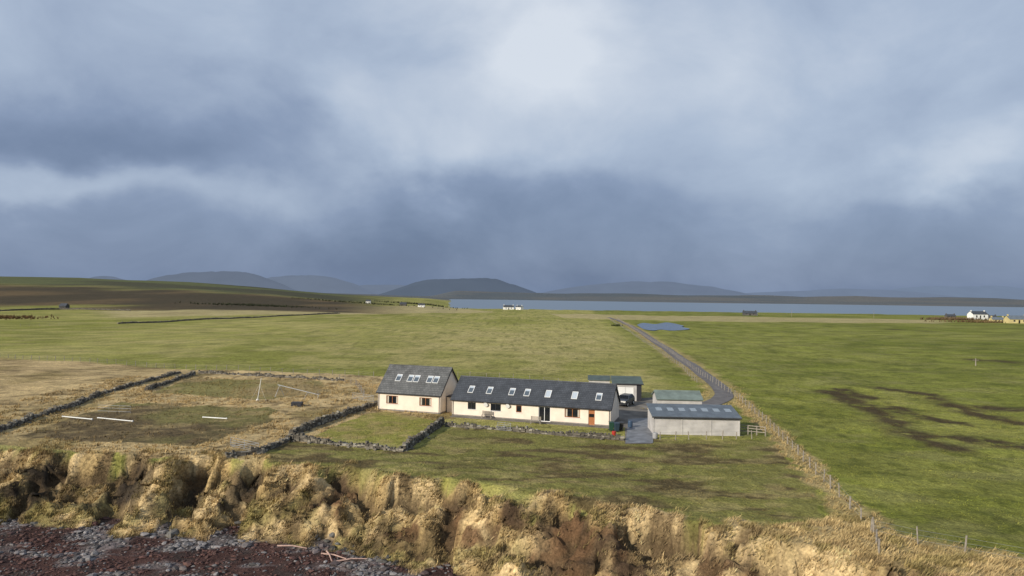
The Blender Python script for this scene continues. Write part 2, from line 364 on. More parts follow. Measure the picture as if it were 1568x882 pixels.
# ------------------------------------------------------------ materials
M_wall=simple("cream_render",(.74,.65,.54),.9,.09,.9,bmp=.15)
M_white=simple("white_render",(.72,.72,.70),.9,.06,1.0)
M_plinth=simple("grey_plinth",(.22,.20,.18),.9,.2,3)
M_frame=simple("timber_frame",(.33,.13,.05),.5,.15,5)
M_pvc=simple("white_upvc",(.70,.70,.68),.4,.04,5)
M_dark=simple("dark_trim",(.03,.03,.035),.5,.1,5)
M_curt=simple("curtain",(.45,.40,.33),.9,.15,6)
mg,nt,b=mat("window_glass"); b.inputs["Base Color"].default_value=(.012,.014,.018,1); b.inputs["Roughness"].default_value=.06; b.inputs["Specular IOR Level"].default_value=.8
tcg=N(nt,"ShaderNodeTexCoord"); bump(nt,b,noise(nt,tcg.outputs["Object"],.8,2),.08,.02); M_glass=mg
def skyglass(n_,c):
    mg,nt,b=mat(n_); b.inputs["Base Color"].default_value=(*c,1); b.inputs["Roughness"].default_value=.12; b.inputs["Specular IOR Level"].default_value=1
    tcg=N(nt,"ShaderNodeTexCoord"); bump(nt,b,noise(nt,tcg.outputs["Object"],.8,2),.08,.02); return mg
M_sky=skyglass("skylight_glass",(.07,.09,.11)); M_sky2=skyglass("skylight_blind",(.40,.45,.50))
def roofmat(name,c1,c2,mortar,sw,sh,rough=.6):
    m,nt,b=mat(name); tc=N(nt,"ShaderNodeTexCoord")
    sep=N(nt,"ShaderNodeSeparateXYZ"); nt.links.new(tc.outputs["Object"],sep.inputs[0])
    cmb=N(nt,"ShaderNodeCombineXYZ"); nt.links.new(sep.outputs[0],cmb.inputs[0]); nt.links.new(sep.outputs[2],cmb.inputs[1])
    br=N(nt,"ShaderNodeTexBrick"); br.inputs["Scale"].default_value=1; br.inputs["Brick Width"].default_value=sw; br.inputs["Row Height"].default_value=sh
    br.inputs["Mortar Size"].default_value=.02; br.inputs["Color1"].default_value=(*c1,1); br.inputs["Color2"].default_value=(*c2,1); br.inputs["Mortar"].default_value=(*mortar,1)
    nt.links.new(cmb.outputs[0],br.inputs["Vector"])
    f=mrange(nt,noise(nt,tc.outputs["Object"],.9,6),.3,.7,.72,1.3)
    nt.links.new(vmul(nt,br.outputs["Color"],f),b.inputs["Base Color"]); b.inputs["Roughness"].default_value=rough
    bump(nt,b,br.outputs["Fac"],-.4,.03); return m
M_slate=roofmat("slate_roof",(.042,.047,.055),(.058,.064,.074),(.02,.022,.026),.35,.22)
M_tile=roofmat("concrete_tile_roof",(.085,.088,.088),(.12,.122,.12),(.045,.045,.045),.45,.26,.85)
def corr(name,col,rough=.6,sc=7,direction='X',var=.25):
    m,nt,b=mat(name); tc=N(nt,"ShaderNodeTexCoord"); w=N(nt,"ShaderNodeTexWave",bands_direction=direction); w.inputs["Scale"].default_value=sc
    nt.links.new(tc.outputs["Object"],w.inputs["Vector"])
    rgb=N(nt,"ShaderNodeRGB"); rgb.outputs[0].default_value=(*col,1)
    f=mrange(nt,noise(nt,tc.outputs["Object"],.8,6),.3,.7,1-var,1+var)
    c=vmul(nt,rgb.outputs[0],f); c=vmul(nt,c,mrange(nt,w.outputs["Fac"],0,1,.8,1.08))
    nt.links.new(c,b.inputs["Base Color"]); b.inputs["Roughness"].default_value=rough; bump(nt,b,w.outputs["Fac"],.5,.04); return m
M_croof=corr("corrugated_roof_blue",(.12,.145,.17),.6)
M_groof=corr("corrugated_roof_green",(.18,.225,.20),.75)
M_dgroof=corr("corrugated_roof_dark_green",(.085,.115,.10),.75)
M_board=corr("weathered_boarding",(.47,.45,.43),.85,2,'Z',.2)
M_sheet=simple("translucent_sheet",(.24,.28,.31),.35,.15,4)
# ------------------------------------------------------------ house builder
def wall(mb,L,h,ops,m=0,depth=.16):
    us=sorted(set([0,L]+[o[0]-o[1]/2 for o in ops]+[o[0]+o[1]/2 for o in ops])); zs=sorted(set([-.5,h]+[o[2] for o in ops]+[o[3] for o in ops]))
    for a,b in zip(us[:-1],us[1:]):
        for c,d in zip(zs[:-1],zs[1:]):
            cu,cz=(a+b)/2,(c+d)/2
            if any(abs(cu-o[0])<o[1]/2 and o[2]<cz<o[3] for o in ops): continue
            mb.add([(a,0,c),(b,0,c),(b,0,d),(a,0,d)],[(0,1,2,3)],m)
    for u,w,z0,z1,*r in ops:
        a,b=u-w/2,u+w/2
        mb.add([(a,0,z0),(b,0,z0),(b,depth,z0),(a,depth,z0),(a,0,z1),(b,0,z1),(b,depth,z1),(a,depth,z1)],[(0,1,2,3),(4,7,6,5),(0,3,7,4),(1,5,6,2)],m)
def house(name,loc,rot,L,D,eave,ridge_,wm,rm,ops=(),sky=(),gut=True,plinth=True,over=.3,blinds=()):
    e=empty(name,loc,rot)
    mb=MB(); wall(mb,L,eave,ops,0)
    mb.add([(0,D,-.5),(L,D,-.5),(L,D,eave),(0,D,eave)],[(1,0,3,2)],0)
    for xx,fl in((0,1),(L,0)):
        f=(0,1,2,3,4) if not fl else (4,3,2,1,0)
        mb.add([(xx,0,-.5),(xx,D,-.5),(xx,D,eave),(xx,D/2,ridge_),(xx,0,eave)],[f],0)
    mb.obj("walls",[wm],e)
    th=math.atan2(ridge_-eave,D/2); sl=math.hypot(ridge_-eave,D/2)
    mb=MB()
    for sgn in(1,-1):
        y0=0 if sgn>0 else D
        s=Vector((0,sgn*math.cos(th),math.sin(th))); n=Vector((0,-sgn*math.sin(th),math.cos(th)))
        o=Vector((-.18,y0,eave))-s*over+n*.01
        mb.obox(o,(L+.36,0,0),s*(sl+over),n*.13,0)
    mb.cyl((-.19,D/2,ridge_+.13),(L+.19,D/2,ridge_+.13),.11,m=0)
    mb.obj("roof",[rm],e)
    if gut:
        mb=MB(); yy=-over*math.cos(th); zz=eave-over*math.sin(th)
        mb.cyl((-.2,yy-.07,zz+.02),(L+.2,yy-.07,zz+.02),.06,n=6)
        for xx in(.15,L-.15): mb.cyl((xx,-.06,0),(xx,-.06,zz+.1),.04,n=6)
        for xx in(-.215,L+.185):
            for sgn in(1,-1):
                y0=0 if sgn>0 else D
                s=Vector((0,sgn*math.cos(th),math.sin(th))); n=Vector((0,-sgn*math.sin(th),math.cos(th)))
                mb.obox(Vector((xx,y0,eave))-s*over-n*.1,(.03,0,0),s*(sl+over-.02),n*.2,0)
        mb.obj("gutter_and_bargeboards",[M_dark],e)
    if plinth:
        mb=MB()
        prev=0
        for o in sorted([o for o in ops if o[2]<.3])+[(L+.0,0,0,0)]:
            a=o[0]-o[1]/2
            if a-prev>.05: mb.box(prev,a,-.025,0.003,-.4,.2)
            prev=o[0]+o[1]/2
        mb.box(L-.003,L+.025,-.025,D,-.4,.2)
        mb.obj("plinth",[M_plinth],e)
    if ops:
        fr=MB(); gl=MB()
        for u,w,z0,z1,kind in ops:
            a,b=u-w/2,u+w/2; mi={'t':0,'w':1,'d':0,'g':1,'k':2}[kind]; t=.08
            gl.box(a,b,.13,.155,z0,z1,0)
            fr.box(a,b,.05,.125,z1-t,z1,mi); fr.box(a,b,.05,.125,z0,z0+t,mi); fr.box(a,a+t,.052,.127,z0+t,z1-t,mi); fr.box(b-t,b,.052,.127,z0+t,z1-t,mi)
            if kind=='d': fr.box(a+t,b-t,.06,.11,z0+t,z0+1.0,0); fr.box(a+t,b-t,.06,.11,z1-.55,z1-t,0)
            elif w>1.0: 
                fr.box(u-.035,u+.035,.055,.12,z0+t,z1-t,mi)
            if z0>.4:
                fr.box(a-.08,b+.08,-.07,.05,z0-.07,z0,3)
        for u,w,z0,z1,kind in ops:
            if kind in 't' and w>1.5:
                gl.box(u-w/2+.1,u-w/2+.35,.127,.129,z0+.1,z1-.1,1); gl.box(u+w/2-.35,u+w/2-.1,.127,.129,z0+.1,z1-.1,1)
        fr.obj("window_frames",[M_frame,M_pvc,M_dark,M_pvc],e); gl.obj("window_glass",[M_glass,M_curt],e)
    if sky:
        fr=MB(); gl=MB(); s=Vector((0,math.cos(th),math.sin(th))); n=Vector((0,-math.sin(th),math.cos(th)))
        for i_,(u,sd,w,hh) in enumerate(sky):
            o=Vector((u-w/2,0,eave))+s*sd+n*.14
            X1=Vector((1,0,0)); t=.07
            fr.obox(o,X1*w,s*t,n*.08,0); fr.obox(o+s*(hh-t),X1*w,s*t,n*.08,0); fr.obox(o+s*t,X1*t,s*(hh-2*t),n*.078,0); fr.obox(o+s*t+X1*(w-t),X1*t,s*(hh-2*t),n*.078,0)
            gl.obox(o+s*t+X1*t,X1*(w-2*t),s*(hh-2*t),n*.04,1 if i_ in blinds else 0)
            if i_ not in blinds: gl.obox(o+s*(hh*.70)+X1*t+n*.042,X1*(w-2*t),s*(hh*.30-t),n*.004,1)
        fr.obj("skylight_frames",[M_pvc],e); gl.obj("skylight_glass",[M_sky,M_sky2],e)
    return e
RH=math.atan2(-6.9,21.4)
A=Vector((-8.2,97.6,0))
house("long_cottage",A,RH,22.4,7.0,2.35,5.0,M_wall,M_slate,
 ops=[(2.96,1.2,1.05,2.0,'k'),(6.5,1.5,1.05,2.0,'k'),(9.84,.8,1.05,2.0,'t'),(13.45,1.7,.05,2.05,'g'),(17.3,2.1,.85,2.05,'t'),(19.9,.85,.05,2.05,'d')],
 sky=[(u,1.2,.8,1.35) for u in (2.33,5.1,8.4,10.6,13.6,17.3,20.6)],blinds=(4,5))
house("cottage_annexe",Vector((-19.4,101.5,0)),RH,9.9,7.6,2.7,6.1,M_wall,M_tile,
 ops=[(2.3,1.9,1.0,2.2,'t'),(7.6,1.9,1.0,2.2,'t')],
 sky=[(u,2.0,.85,1.3) for u in (2.4,4.3,5.3,7.4,8.4)])
lk=empty("link_porch",Vector((-9.85,98.4,0))+Vector((.307,.951,0))*2.0,RH)
mb=MB(); mb.box(.05,1.6,0,3,-.4,2.2,0); mb.box(.03,1.65,-.2,3.1,2.2,2.33,1); mb.obj("walls",[M_wall,M_dark],lk)
# barn
e=empty("boarded_barn",G(1000,665)+Vector((0,0,0)),math.radians(-2.5))
mb=MB(); Lb=10.6;Db=4.4
mb.add([(0,0,-.4),(Lb,0,-.4),(Lb,0,2.25),(0,0,2.25),(0,Db,-.4),(Lb,Db,-.4),(Lb,Db,2.95),(0,Db,2.95)],[(0,1,2,3),(5,4,7,6),(4,0,3,7),(1,5,6,2)],0)
for xx in(-.03,3.5,7.05,Lb-.09): mb.box(xx,xx+.12,-.05,.004,-.3,2.3,0)
mb.obj("walls",[M_board],e)
mb=MB(); sl=Vector((0,Db,.7)).normalized(); nn=Vector((0,-sl.z,sl.y)); mb.obox(Vector((-.2,-.3,2.24)),(Lb+.4,0,0),sl*(Db+.7),nn*.08,0)
mb.obj("roof",[M_croof],e)
mb=MB()
for k in range(7): mb.obox(Vector((.7+k*1.45,-.3,2.24))+sl*2.2+nn*.085,(.75,0,0),sl*1.2,nn*.02,0)
mb.obj("rooflights",[M_sheet],e)
mb=MB(); mb.box(-.2,Lb+.2,-.36,-.3,2.12,2.24,0); mb.obj("fascia",[M_dark],e)
house("green_roofed_shed",G(1003,640)+Vector((.4,.3,0)),math.radians(-3),6.2,4.6,2.6,3.4,M_board,M_groof,gut=False,plinth=False,over=.2)
# garage: pale front with double door, dark end bay
g=empty("garage",Vector((16.9,113.5,0)),math.radians(-6))
mb=MB(); mb.box(0,.6,0,.2,-.3,2.75,0); mb.box(3.2,3.7,0,.2,-.3,2.75,0); mb.box(.6,3.2,0,.2,2.3,2.75,0); mb.box(0,.2,.2,5.6,-.3,2.75,0); mb.box(4.3,4.5,.2,5.6,-.3,2.75,1); mb.box(3.7,4.5,.0,.2,-.3,2.75,1); mb.box(.2,4.3,5.4,5.6,-.3,2.75,0)
mb.obj("walls",[M_board,M_dark],g)
mb=MB(); mb.box(.6,1.88,.08,.13,.02,2.3,0); mb.box(1.92,3.2,.08,.13,.02,2.3,0)
for zz_ in(.35,1.2,2.0): mb.box(.65,1.85,.05,.08,zz_,zz_+.1,0); mb.box(1.95,3.15,.05,.08,zz_,zz_+.1,0)
mb.obj("doors",[M_white],g)
mb=MB(); mb.obox((-.3,-.2,2.77),(5.1,0,0),(0,6.2,.55),(0,0,.1),0); mb.obj("roof",[M_dgroof],g)
mb=MB(); mb.obox((-.33,-.24,2.70),(5.16,0,0),(0,.035,0),(0,0,.15),0); mb.obj("fascia",[M_dark],g)
g=empty("low_shed",Vector((13.4,118.5,0)),math.radians(-6))
mb=MB(); mb.box(0,3.5,0,4,-.3,2.7,0); mb.obj("walls",[M_board],g); mb=MB(); mb.obox((-.2,-.2,2.7),(3.9,0,0),(0,4.4,.3),(0,0,.1),0); mb.obj("roof",[M_dgroof],g)
# ------------------------------------------------------------ car
def car(name,loc,rot,col):
    e=empty(name,loc,rot); body=simple("car_paint",col,.25,.03,3,spec=.6); tyre=simple("tyre",(.02,.02,.02),.9,.1,5); lamp=simple("lamp_lens",(.6,.6,.55),.2,.05,5)
    prof=[(-2.2,.35),(-2.25,.75),(-2.15,1.0),(-1.0,1.12),(-.35,1.62),(1.5,1.66),(2.1,1.15),(2.2,.8),(2.15,.35)]
    mb=MB(); n=len(prof)
    def wd(z): return .9 if z<1.13 else .9-(z-1.12)*.35
    vs=[(x,-wd(z),z) for x,z in prof]+[(x,wd(z),z) for x,z in prof]
    mb.add(vs,[tuple(range(n)),tuple(range(2*n-1,n-1,-1))]+[(i,n+i,n+(i+1)%n,(i+1)%n) for i in range(n)],0)
    o=mb.obj("body",[body],e,bevel=.06)
    mb=MB()
    for s in(-1,1):
        q=lambda x,z:(x,s*(wd(z)+.012),z)
        for a in([(-.85,1.18),(-.3,1.55),(.35,1.57),(.35,1.18)],[(.45,1.18),(.45,1.57),(1.4,1.59),(1.75,1.2)]): mb.add([q(*p) for p in a],[(0,1,2,3),(3,2,1,0)],0)
    mb.add([(-.98,-.78,1.16),(-.98,.78,1.16),(-.42,.66,1.58),(-.42,-.66,1.58)],[(0,1,2,3),(3,2,1,0)],0)
    mb.add([(2.08,-.78,1.2),(2.08,.78,1.2),(1.6,.66,1.6),(1.6,-.66,1.6)],[(0,1,2,3),(3,2,1,0)],0)
    mb.obj("windows",[M_glass],e)
    mb=MB()
    for xx in(-1.4,1.4):
        for s in(-1,1):
            mb.cyl((xx,s*.7,.34),(xx,s*.93,.34),.35,n=16,m=0); mb.cyl((xx,s*.93,.34),(xx,s*.945,.34),.2,n=12,m=1)
    mb.obj("wheels",[tyre,lamp],e)
    mb=MB()
    for s in(-1,1): mb.box(-2.27,-2.2,s*.65-.16,s*.65+.16,.7,.88,0)
    mb.obj("headlamps",[lamp],e)
p=G(957,621); car("parked_car",(p.x,p.y,.07),math.radians(62),(.03,.033,.04))
# ------------------------------------------------------------ yard and track
M_track=simple("track_tarmac",(.13,.12,.115),.85,.3,.7,bmp=.3)
M_yard=simple("yard_gravel",(.15,.135,.115),.9,.45,.5,bmp=.4)
M_conc=simple("concrete",(.16,.165,.175),.6,.4,.9,spec=.4)
mb=MB(); mb.add([(p.x,p.y,.045) for p in P_yard],[tuple(range(len(P_yard)))]); mb.obj("gravel_yard",[M_yard])
pp=GP([(962,642),(1000,640),(1000,679),(958,679)]); mb=MB(); mb.add([(p.x,p.y,.055) for p in pp],[(3,2,1,0)]); mb.obj("concrete_path",[M_conc])
c0=A+Vector((.951,-.307,0))*.2; mb=MB(); dx=Vector((.951,-.308,0)); dy=Vector((.308,.951,0)); mb.obox(c0-dy*1.3-Vector((0,0,.1)),dx*22.4,dy*1.26,(0,0,.16)); mb.obj("paving",[M_yard])
def catmull(P,n):
    P=[P[0]*2-P[1]]+P+[P[-1]*2-P[-2]]; o=[]
    for i in range(1,len(P)-2):
        for j in range(n):
            t=j/n; a,b,c,d=P[i-1:i+3]
            o.append(.5*((2*b)+(c-a)*t+(2*a-5*b+4*c-d)*t*t+(3*b-a-3*c+d)*t**3))
    o.append(P[-2]); return o
def ribbon(name,pts,w,m,lift=.07,n=24):
    c=catmull(pts,n); vs=[];K=5
    for i,p in enumerate(c):
        d=(c[min(i+1,len(c)-1)]-c[max(i-1,0)]); d.z=0; d.normalize(); s=Vector((d.y,-d.x,0))
        for k in range(K):
            q=p+s*(k/(K-1)-.5)*(w+random.uniform(-.15,.15)); vs.append((q.x,q.y,hz(q.x,q.y)+lift*(1+.5*min(1,p.y/400))))
    fs=[(i*K+k,i*K+k+1,(i+1)*K+k+1,(i+1)*K+k) for i in range(len(c)-1) for k in range(K-1)]
    mb=MB(); mb.add(vs,fs); return mb.obj(name,[m])
ribbon("farm_track",TRACK,3.2,M_track)
# ------------------------------------------------------------ dry stone walls
def dry_wall(px,h=1.0,w=.55,ruin=.25,name="dry_stone_wall"):
    pts=GP(px); mb=MB()
    for a,b in zip(pts[:-1],pts[1:]):
        L=(b-a).length; d=(b-a).normalized(); d.z=0; d.normalize(); s=Vector((-d.y,d.x,0)); u=0
        while u<L:
            p=a+(b-a)*(u/L); hh=h*(1-ruin*2*max(0,float(vn(np.array([p.x/2.5]),np.array([p.y/2.5]),91)[0])-.35))
            z0=hz(p.x,p.y)-.15; z=0; st=random.uniform(.3,.55)
            while z<hh:
                c=random.uniform(.15,.28); off=random.uniform(-.08,.08); l=st*random.uniform(.85,1.15)
                mb.obox(p+s*(off-w/2+z*.08)+Vector((0,0,z0+z-p.z)),d*l,s*(w-z*.16),(0,0,c*.97),random.choice((0,0,1,2,2,3)),j=.05); z+=c
            if random.random()<.7: mb.obox(p+s*(-.2+random.uniform(-.1,.1))+Vector((0,0,z0+z-p.z)),d*st*.5,s*.35,(0,0,random.uniform(.08,.25)),random.choice((0,0,1,2,2,3)),j=.06)
            if random.random()<ruin*.6: mb.obox(p+s*random.uniform(-1.0,.8)+Vector((0,0,z0-p.z+.1)),d*.3,s*.3,(0,0,.2),random.randint(0,2),j=.07)
            u+=st
    return mb.obj(name,M_STN)
M_STN=[simple("wall_stone_%d"%i,c,.95,.3,4) for i,c in enumerate([(.125,.112,.09),(.19,.17,.135),(.085,.076,.062),(.26,.24,.195)])]
dry_wall([(-60,684),(0,660),(150,606),(215,588),(275,571)],.65,ruin=.6)
dry_wall([(298,574),(225,598)],.7,ruin=.4)
dry_wall([(445,668),(490,650),(560,626),(582,620)],.8)
dry_wall([(445,674),(520,682),(615,691)],.65,ruin=.5)
dry_wall([(618,691),(650,669),(678,650)],.95)
dry_wall([(682,653),(760,658),(860,667),(952,674)],.6,ruin=.5)
dry_wall([(345,728),(400,694),(440,676)],.5,ruin=.7)
dry_wall([(305,572),(400,576),(525,583)],.5,ruin=.8)
dry_wall([(-60,478),(90,474),(200,476)],1.2); dry_wall([(180,496),(300,490),(520,480)],.8)
# ------------------------------------------------------------ fences
M_post=simple("weathered_post",(.26,.23,.19),.9,.25,6); M_wire=simple("fence_wire",(.25,.25,.25),.5,.1,5)
def fence(pts,gap=2.6,h=1.15,r=.055,wires=(.3,.65,1.0),name="post_and_wire_fence",maxy=1e9):
    mb=MB(); tops=[]
    for a,b in zip(pts[:-1],pts[1:]):
        L=(b-a).length; n=max(1,int(L/gap))
        for i in range(n):
            p=a+(b-a)*((i+random.uniform(-.1,.1))/n); z=hz(p.x,p.y); l=Vector((random.uniform(-.09,.09),random.uniform(-.09,.09),h*random.uniform(.85,1.1)))
            q=Vector((p.x,p.y,z)); mb.cyl(q-Vector((0,0,.2)),q+l,r*random.uniform(.85,1.25),n=6,m=0); tops.append(q)
    for a,b in zip(tops[:-1],tops[1:]):
        for w in wires: mb.cyl(a+Vector((0,0,w)),b+Vector((0,0,w)),.01,n=3,m=1)
    return mb.obj(name,[M_post,M_wire])
fence(F_left); fence(F_right); fence(F_low,3.0); fence(GP([(1338,818),(1345,850),(1352,900)]),2)
fence(GP([(934,490),(965,509),(1000,533),(1040,560),(1072,590)]),4)
fence(GP([(1010,674),(1080,673),(1178,672)]),1.8,1.0,.05,(.4,.9)); fence(GP([(520,583),(545,590),(560,612)]),2)
fence(GP([(30,500),(105,498)]),4); fence(GP([(700,577),(905,590)]),3)
mb=MB(); a=G(1132,664);b=G(1172,668)
for i in range(4):
    p=a+(b-a)*(i/3); mb.box(p.x-.06,p.x+.06,p.y-.06,p.y+.06,-.2,1.2)
for z in(.4,.75,1.08): mb.obox(a+Vector((0,-.09,z)),b-a,(0,.03,0),(0,0,.1))
mb.obj("timber_rail_fence",[M_post])
M_galv=simple("galvanised_steel",(.32,.33,.34),.55,.15,4,metal=.3)
def gate(a,b,name="field_gate",h=1.15,base=0.1):
    mb=MB(); a=a.copy();b=b.copy();a.z=hz(a.x,a.y);b.z=hz(b.x,b.y)
    for z in(0,.2,.42,.68,.94): mb.cyl(a+Vector((0,0,base+z)),b+Vector((0,0,base+z)),.022,n=6)
    for t in(0,.5,1): 
        p=a+(b-a)*t; mb.cyl(p+Vector((0,0,base)),p+Vector((0,0,base+.96)),.025,n=6)
    mb.cyl(a+Vector((0,0,base)),b+Vector((0,0,base+.94)),.02,n=6)
    return mb.obj(name,[M_galv])
gate(G(353,684),G(396,694)); gate(G(540,611),G(572,616)); gate(G(762,659),G(782,661))
M_wp=simple("white_plastic",(.70,.70,.67),.5,.1,1.5)
for a,b in(((96,639),(141,643)),((150,641),(203,646)),((311,640),(347,642))):
    p=G(*a);q=G(*b); mb=MB(); mb.cyl(p+Vector((0,0,.12)),q+Vector((0,0,.1)),.07,n=10); 
    for t in(0.0,.5,1.0): r=p+(q-p)*t; mb.cyl(r+Vector((-.0,0,.11))-(q-p).normalized()*.06,r+Vector((0,0,.11))+(q-p).normalized()*.06,.10,n=10)
    mb.obj("white_pipe",[M_wp])
for yy in(622,626,631):
    p=G(150,yy);q=G(200,yy+2); mb=MB(); mb.cyl(p+Vector((0,0,.2)),q+Vector((0,0,.2)),.025,n=6)
    for t in(0,.33,.66,1): r=p+(q-p)*t; mb.cyl(r,r+Vector((0,0,.2)),.02,n=5)
    mb.obj("seedling_rack",[M_galv])
p=G(394,614); mb=MB(); mb.cyl(p,p+Vector((.55,0,3.6)),.055,.04,n=8); mb.cyl(p+Vector((.3,0,2.6)),p+Vector((-1.2,.4,0)),.008,n=4); mb.cyl(p+Vector((.3,0,2.6)),p+Vector((1.6,-.5,0)),.008,n=4)
mb.cyl(p-Vector((0,0,.1)),p+Vector((.03,0,.3)),.22,n=10); mb.obj("leaning_pole",[M_wp])
p=G(425,607);q=G(487,613); mb=MB()
mb.cyl(p+Vector((0,0,1.9)),q+Vector((0,0,.9)),.06,.045,n=8)
for t in(.05,.75):
    r=p+(q-p)*t; z=1.9-t
    for s in(-.8,.8): mb.cyl(r+Vector((s*.6,s,0)),r+Vector((0,0,z)),.035,n=6)
for k in range(3):
    a=k*2.09; mb.cyl(q+Vector((0,0,.95)),q+Vector((.1,math.cos(a)*1.0,.95+math.sin(a)*.8)),.05,.02,n=5)
mb.obj("lowered_wind_turbine",[M_galv])
p=G(455,622); mb=MB(); mb.box(p.x-.8,p.x+.8,p.y-.4,p.y+.4,.25,.8,0)
for s in(-.5,.5): mb.cyl((p.x+s,p.y-.5,.3),(p.x+s,p.y-.4,.3),.3,n=12,m=0); mb.cyl((p.x+s,p.y+.4,.3),(p.x+s,p.y+.5,.3),.3,n=12,m=0)
mb.cyl((p.x+.8,p.y,.4),(p.x+1.9,p.y,.3),.05,n=6,m=0); mb.obj("small_trailer",[M_dark],bevel=.04)
def bin_(p,col,rot=0):
    m=simple("bin_plastic",col,.45,.08,4); e=empty("wheelie_bin",(p.x,p.y,.05),rot); mb=MB()
    b0=[(-.24,-.28,.05),(.24,-.28,.05),(.24,.25,.05),(-.24,.25,.05),(-.3,-.36,.98),(.3,-.36,.98),(.3,.34,.98),(-.3,.34,.98)]
    mb.add(b0,[(3,2,1,0),(4,5,6,7),(0,1,5,4),(2,3,7,6),(1,2,6,5),(3,0,4,7)]); mb.obj("body",[m],e,bevel=.03)
    mb=MB(); mb.obox((-.32,-.39,.99),(.64,0,0),(0,.8,.06),(0,0,.06)); mb.obj("lid",[m],e,bevel=.02)
    mb=MB(); mb.cyl((-.3,.3,.1),(-.22,.3,.1),.1,n=10); mb.cyl((.22,.3,.1),(.3,.3,.1),.1,n=10); mb.cyl((-.25,.42,.95),(.25,.42,.95),.025,n=6); mb.obj("wheels_and_handle",[M_dark],e)
bin_(G(936,660),(.02,.06,.04)); bin_(G(944,661),(.03,.05,.07),.2); bin_(G(951,660),(.03,.03,.03),-.1)
def barrel(p,col,r=.3,h=.85):
    m=simple("barrel_plastic",col,.5,.1,4); mb=MB()
    pr=[(0,.9),(.08,1.0),(.3,1.03),(.5,1.05),(.7,1.03),(.92,1.0),(1,.9)]
    for (a,ra),(b,rb) in zip(pr[:-1],pr[1:]): mb.cyl((p.x,p.y,.05+a*h),(p.x,p.y,.05+b*h),r*ra,r*rb,n=14)
    mb.obj("barrel",[m],smooth=False)
barrel(G(940,667),(.35,.03,.02),.25,.5); barrel(G(965,655),(.04,.07,.12)); barrel(G(1003,672),(.3,.3,.3),.3,.7)
def bench(p,rot):
    e=empty("garden_bench",(p.x,p.y,.05),rot)
    mb=MB(); [mb.box(-.7,.7,-.22+i*.15,-.1+i*.15,.42,.46) for i in range(3)]; mb.obj("seat",[M_post],e)
    mb=MB(); [mb.box(-.7,.7,.24,.27,.55+i*.15,.65+i*.15) for i in range(3)]; mb.obj("backrest",[M_post],e)
    mb=MB(); [mb.box(x0-.03,x0+.03,y0-.03,y0+.03,0,h) for x0 in(-.65,.65) for y0,h in((-.2,.42),(.22,1.0))]; mb.obj("legs",[M_post],e)
bench(G(820,650),RH); bench(G(745,641),RH)
for u_ in(8.3,5.1):
    W=A+dx*u_; mb=MB(); mb.cyl(W-dy*.28+Vector((0,0,1.85)),W-dy*.22+Vector((0,0,1.87)),.32,.27,n=16); mb.cyl(W-dy*.22+Vector((0,0,1.85)),W+Vector((0,0,1.75)),.03,n=6)
    mb.obj("satellite_dish",[M_wp])
M_drift=simple("driftwood",(.40,.27,.22),.85,.3,4)
for a,b in(((492,850),(530,858)),((515,862),(562,858)),((500,846),(508,862)),((425,838),(470,842))):
    p=G(*a);q=G(*b); p.z=hz(p.x,p.y)+.15; q.z=hz(q.x,q.y)+.15; mb=MB(); mb.cyl(p,(p+q)/2+Vector((0,.1,.08)),.07,.06,n=7); mb.cyl((p+q)/2+Vector((0,.1,.08)),q,.06,.04,n=7); mb.obj("driftwood",[M_drift])
# ------------------------------------------------------------ water
def water(name,vs,fs,col,rough,sc,st):
    m,nt,b=mat(name+"_surface"); b.inputs["Base Color"].default_value=(*col,1); b.inputs["Roughness"].default_value=rough; b.inputs["Specular IOR Level"].default_value=.5
    tc=N(nt,"ShaderNodeTexCoord"); bump(nt,b,noise(nt,tc.outputs["Object"],sc,6),st,.3)
    mb=MB(); mb.add(vs,fs); return mb.obj(name,[m])
water("sea",[(-15000,-50,-6.0),(15000,-50,-6.0),(15000,16000,-6.0),(-15000,16000,-6.0)],[(0,1,2,3)],(.08,.12,.16),.3,.15,.6)
po=GP([(975,498),(985,496),(1004,497),(1022,495),(1046,499),(1044,502),(1056,505),(1030,506.5),(1012,505),(1000,507),(985,504)])
zz=max(p.z for p in po)+.12
water("pond",[(p.x,p.y,zz) for p in catmull(po+[po[0]],5)[:-1]],[tuple(range(55))],(.05,.08,.12),.1,1.5,.15)
# ------------------------------------------------------------ distant farms
def far_house(px,py,w,name="farmhouse",wm=None,rot=0,rm=None,asp=.45,hh=.28,D=None,minh=2.6):
    p=G(px,py); sc=p.y/F; L=w*sc; e=max(minh,L*hh*.6)
    D=D or max(5,L*asp)
    house(name,(p.x,p.y,p.z),rot,L,D,e,e+D*.38,wm or M_white,rm or M_slate,ops=[(L*.25,L*.1,e*.4,e*.8,'k'),(L*.5,L*.09,.05,e*.8,'k'),(L*.75,L*.1,e*.4,e*.8,'k')],gut=False,plinth=False)
    if L>9:
        mb=MB()
        for u in(.06,.94):
            q=p+Vector((L*u*math.cos(rot)-D/2*math.sin(rot),D/2*math.cos(rot)+L*u*math.sin(rot),0)); mb.box(q.x-.5,q.x+.5,q.y-.5,q.y+.5,p.z+e+D*.3,p.z+e+D*.38+1.2)
        mb.obj("chimney_stacks",[wm or M_white])
    return p
M_far_dark=simple("dark_stone",(.09,.085,.08),.9,.2,.3); M_yel=simple("ochre_cladding",(.50,.42,.20),.8,.15,.3)
far_house(771,474,16,rot=.1,hh=.4); far_house(789,474,13,"farmhouse",rot=-.9,hh=.5)
far_house(1138,483,20,"farmhouse",rot=-.2,wm=M_far_dark); far_house(1150,483,10,"farmhouse")
far_house(1490,489,26,"farmhouse",rot=.15,hh=.5); far_house(1520,494,20,"byre",M_yel,rm=M_croof,hh=.4); far_house(1546,495,30,"byre",M_yel,rm=M_croof,hh=.35)
far_house(1515,489,12,"byre",M_far_dark); far_house(1450,487,14,"byre",M_far_dark)
